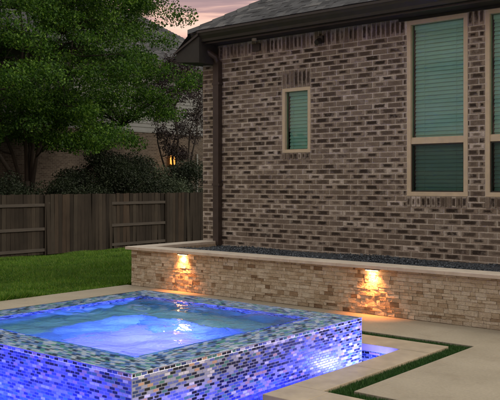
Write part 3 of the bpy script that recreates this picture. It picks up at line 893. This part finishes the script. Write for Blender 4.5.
# broad tree behind the fence
TB = Vector((-22.6, 15.55, -.85))
tree = empty('broadleaf_tree', TB, 'large green leafy multi stemmed tree behind the left part of the fence', 'tree')
tk = MB()
fork = TB+Vector((0, 0, 2.25))
tk.tube([TB, TB+Vector((.02,.0,.9)), fork], [.13, .12, .12], 12)
CC = Vector((-22.6, 15.6, 6.8)); CR = Vector((4.6, 5.3, 5.2))
stems = []
for (dx, dy, h, r) in ((-.5, -1.3, 6.2, .13), (.2, -.45, 7.6, .15), (.1, .35, 8.2, .15), (.3, 1.3, 6.4, .12), (-.8, .5, 7.0, .12), (1.0, .2, 5.6, .10)):
    pts = [fork + Vector((dx*.1, dy*.1, -.35))]
    for i in range(1, 8):
        t = i/7; pts.append(fork+Vector((dx*t**.8*1.5+random.uniform(-.1,.1), dy*t**.8*1.5+random.uniform(-.1,.1), h*t)))
    rad = [.5*r*(1-.85*i/7) for i in range(8)]; tk.tube(pts, rad, 8); stems.append(pts)
# the long low limb to the right
limb = [fork+Vector((0,.0,-.9)), fork+Vector((.2,.9,-.3)), fork+Vector((.4,1.9,.25)), fork+Vector((.5,2.7,.9)), fork+Vector((.6,3.6,2.0))]
tk.tube(limb, [.10,.085,.07,.055,.03], 8); stems.append(limb)
limb = [fork+Vector((0,0,-.5)), fork+Vector((.3,-.8,.2)), fork+Vector((.6,-1.7,1.1)), fork+Vector((.8,-2.6,1.9))]
tk.tube(limb, [.09,.075,.06,.03], 8); stems.append(limb)
cs, rs = [], []
while len(cs) < 640:
    q = rng.normal(0, 1, 3); q /= np.linalg.norm(q)
    rr = rng.uniform(.22, 1.0)**.5
    wob = 1+.16*math.sin(q[0]*5+q[2]*4)+.12*math.sin(q[1]*9+1)
    c = (CC.x+q[0]*CR.x*rr*wob, CC.y+q[1]*CR.y*rr*wob, CC.z+q[2]*CR.z*rr*wob)
    if c[2] < 2.55: continue
    cs.append(c); rs.append(rng.uniform(.38, .85))
for i, c in enumerate(cs):
    if i % 2: continue
    c = Vector(c); best = min((p for s_ in stems for p in s_[1:] if p.z < c.z+.3), key=lambda p: (p-c).length, default=None)
    if best is not None: tk.tube(bent(best, c, .06), [.035,.03,.024,.018,.012,.006], 5)
tk.build('trunk', M['bark'], tree, True)
cs += [(-22.6+rng.uniform(-1.2, 2.4), y_, z_+rng.uniform(-.3,.3)) for y_, z_ in [(15.6,2.9),(16.3,2.6),(17,2.7),(17.8,2.8),(18.6,2.9),(13.4,2.9),(12.4,3),(19.3,3.1),(16.5,3.2),(17.2,3.4),(18,3.2),(18.8,3.3),(19.5,3.6),(20.2,4),(17.6,4),(14.2,3.4),(13,3.6),(12,3.8)]*2]; rs += [.6]*36
leaves('crown', clumps(cs, rs, 1000, .5), .085, M['leaf_big'], tree, .6, .4)

# dark small tree by the neighbour's house
SB = Vector((-23.2, 23.3, -.85))
st2 = empty('purple_leaf_tree', SB, 'slender dark purple leaved tree behind the fence beside the house corner', 'tree')
tk = MB(); tops = []
for k_ in range(5):
    a = k_*1.3; top = SB+Vector((math.cos(a)*.9, math.sin(a)*.9, 4.6+random.random()*1.8))
    pts = bent(SB+Vector((math.cos(a)*.08, math.sin(a)*.08, 0)), top, .0, 6, .1); tk.tube(pts, [.07,.062,.054,.046,.036,.026,.012], 7); tops.append(pts)
cs, rs = [], []
for k_ in range(110):
    z = rng.uniform(2.4, 6.5); wd = 1.15*math.sin(math.pi*min(1, max(0.15, (z-1.6)/5.4)))**.6
    a = rng.uniform(0, 6.28); r_ = wd*rng.uniform(.1, 1)**.5
    cs.append((SB.x+math.cos(a)*r_, SB.y+math.sin(a)*r_, z)); rs.append(rng.uniform(.22, .48))
for c in cs[::2]:
    c = Vector(c); best = min((p for s_ in tops for p in s_ if p.z < c.z), key=lambda p: (p-c).length)
    tk.tube(bent(best, c, .0, 3), [.018,.014,.01,.005], 5)
tk.build('trunk', M['bark'], st2, True)
leaves('crown', clumps(cs, rs, 900, .8), .09, M['leaf_purple'], st2, .5)

def shrub(base, rx, ry, h, mat, label, per=2300, name='shrub', size=.075):
    o = empty(name, base, label, 'shrub', 'shrubs behind the fence'); b_ = Vector(base)
    cs, rs = [], []
    for k_ in range(46):
        q = rng.normal(0, 1, 3); q /= np.linalg.norm(q); rr = rng.uniform(.35, 1)**.5
        z = b_.z+h*.52+q[2]*h*.48*rr
        cs.append((b_.x+q[0]*rx*rr, b_.y+q[1]*ry*rr, z)); rs.append(rng.uniform(.34, .62))
    tk = MB()
    for c in cs[::3]: tk.tube(bent(b_, c, .0, 3, .2), [.03,.022,.016,.006], 5)
    tk.build('stem', M['bark'], o)
    leaves('foliage', clumps(cs, rs, per, .8), size, mat, o, .5)
    return o
def fv(x, u):
    t = (x-250)/792; return -u/(.64-.768*t)*(.768+.64*t)
def shx(x, u, rx, ry, h, mat, label, **k): return shrub((u, fv(x, u), -.85), rx, ry, h, mat, label, **k)
shx(2, -21.3, 1.0, 1.2, 2.35, M['leaf_shrub'], 'dark rounded shrub behind the fence left of the tree trunk')
shx(72, -21.4, 1.0, 1.5, 2.5, M['leaf_shrub'], 'low dark shrub behind the fence just right of the tree trunk')
shx(100, -21.6, 1.2, 1.7, 3.2, M['leaf_shrub'], 'dark bulky shrub behind the plain fence boards')
shx(132, -21.7, 1.2, 1.6, 3.1, M['leaf_shrub'], 'tall dark shrub behind the fence between two bulky shrubs')
shx(163, -21.4, 1.0, 1.5, 2.7, M['leaf_shrub2'], 'paler grey green shrub behind the fence below the lit lantern')
shx(194, -21.8, 1.1, 1.4, 3.1, M['leaf_shrub'], 'dark shrub behind the fence hard against the brick house corner')

# ------------------------------------------------------------------ neighbour's house
NU = -26.8; nh = empty('neighbour_house', (NU-4, 20, -.85), 'two storey neighbour house of brick and grey siding beyond the fence', 'house')
N0, N1 = 2.0, 32.3; BT = 3.7; ET = 6.75
MB().box(NU-9, NU, N0, N1, -.9, BT).build('brick_wall', M['nbrick'], nh)
sd = MB(); sd.box(NU-8.9, NU-.08, N0+.08, N1-.08, BT+.001, ET)
z = BT+.02
while z < ET-.02:
    sd.prism([(NU-.079, z), (NU-.035, z), (NU-.062, z+.17), (NU-.079, z+.17)], 'y', N0+.06, N1-.06); z += .171
sd.build('siding', M['siding'], nh)
MB().box(NU-.079, NU+.03, N0, N1, BT-.06, BT+.02).build('trim_band', M['siding'], nh)
ov_ = .5; RH = 4.2; NP = .72
A0 = (NU+ov_, N0-ov_, ET); A1 = (NU+ov_, N1+ov_, ET); B1 = (NU-9-ov_, N1+ov_, ET); B0 = (NU-9-ov_, N0-ov_, ET)
hr = (9+2*ov_)/2; T0 = (NU-4.5, N0-ov_+hr, ET+hr*NP); T1 = (NU-4.5, N1+ov_-hr, ET+hr*NP)
nr = MB().add([A0, A1, B1, B0, T0, T1], [(0,1,5,4), (1,2,5), (2,3,4,5), (3,0,4), (0,3,2,1)]).build('roof', M['shingle2'], nh)
ts = []; b = 0; snl = math.hypot(1, NP)
while b < hr*snl-.05:
    st = b/snl; x = st
    Lr = (N1-N0+2*ov_)
    while x < Lr-st:
        q = min(x+rng.choice([.25, .33, .45]), Lr-st)
        if q-x > .05: ts.append((x+.002, q-.002, b, b+.155, rng.choice([.004, .006, .009])))
        x = q
    b += .143
tilefield('shingles', ts, (NU+ov_, N0-ov_, ET+.001), (0,1,0), (-1/snl, 0, NP/snl), (NP/snl, 0, 1/snl), M['shingle2'], nr, .002, .01)
MB().box(NU+ov_, NU+ov_+.10, N0-ov_, N1+ov_, ET-.16, ET-.02).build('gutter', M['bronze2'], nh)
# lantern, windows, drain pipe
def lantern(v, z):
    b_ = MB().box(NU+.001, NU+.04, v-.08, v+.08, z-.12, z+.22).box(NU+.04, NU+.18, v-.015, v+.015, z+.19, z+.215)
    b_.box(NU+.06, NU+.36, v-.17, v+.17, z+.215, z+.25)
    b_.add([(NU+.05,v-.18,z+.2505),(NU+.37,v-.18,z+.2505),(NU+.37,v+.18,z+.2505),(NU+.05,v+.18,z+.2505),(NU+.21,v,z+.36)], [(0,1,4),(1,2,4),(2,3,4),(3,0,4)])
    b_.box(NU+.08, NU+.34, v-.15, v+.15, z-.25, z-.22)
    for (x, y) in ((.08,-.15),(.32,-.15),(.08,.13),(.32,.13)): b_.box(NU+x, NU+x+.02, v+y, v+y+.02, z-.22, z+.215)
    b_.box(NU+.322, NU+.34, v-.01, v+.01, z-.22, z+.215).box(NU+.323, NU+.341, v-.13, v+.13, z-.01, z+.01)
    o = b_.build('lantern', M['bronze'], nh)
    MB().box(NU+.10, NU+.32, v-.128, v+.128, z-.218, z+.213).build('lantern_glass', M['lantern'], o)
lantern(26.3, 2.42)
lamp('lantern_lamp', 'POINT', (NU+.6, 26.3, 2.42), 10, (1,.55,.2), .1)
MB().box(NU+.001, NU+.09, 28.0, 28.09, -.85, 2.75).build('downspout', M['siding'], nh)
def nwin(v0_, v1_, z0_, z1_):
    y = NU+.001
    w0 = MB()
    xx = NU if z0_ < BT else NU-.03
    w0.box(xx+.001, xx+.05, v0_, v0_+.08, z0_, z1_).box(xx+.001, xx+.05, v1_-.08, v1_, z0_, z1_)
    w0.box(xx+.001, xx+.05, v0_+.08, v1_-.08, z0_, z0_+.08).box(xx+.001, xx+.05, v0_+.08, v1_-.08, z1_-.08, z1_)
    w0.box(xx+.001, xx+.04, v0_+.08, v1_-.08, (z0_+z1_)/2-.03, (z0_+z1_)/2+.03)
    o = w0.build('window', M['siding'], nh)
    MB().box(xx+.001, xx+.02, v0_+.081, v1_-.081, z0_+.081, z1_-.081).build('pane', M['interior'], o)
nwin(19.5, 20.7, 4.5, 6.0); nwin(12.2, 13.4, 4.5, 6.0); nwin(24.0, 25.2, 4.5, 6.0); nwin(10.5, 12.0, .6, 2.4)

# far tree line so the horizon is not bare
def farmass():
    cs, rs = [], []
    for k_ in range(170):
        a = rng.uniform(R(20), R(150)); d_ = rng.uniform(75, 95)
        cs.append((-d_*math.sin(a), d_*math.cos(a)+20, rng.uniform(0, 4.5))); rs.append(rng.uniform(1.8, 3.2))
    o = leaves('distant_trees', clumps(cs, rs, 26, .8), .9, M['leaf_shrub'], None)
    tag(o, 'far off mass of dark trees beyond the neighbour house', 'trees', kind='stuff')
farmass()

# ------------------------------------------------------------------ render settings
SC.view_settings.view_transform = 'Standard'; SC.view_settings.look = 'None'; SC.view_settings.gamma = 1
SC.view_settings.exposure = .55
SC.render.engine = 'CYCLES'
SC.cycles.transparent_max_bounces = 12
SC.cycles.max_bounces = 8
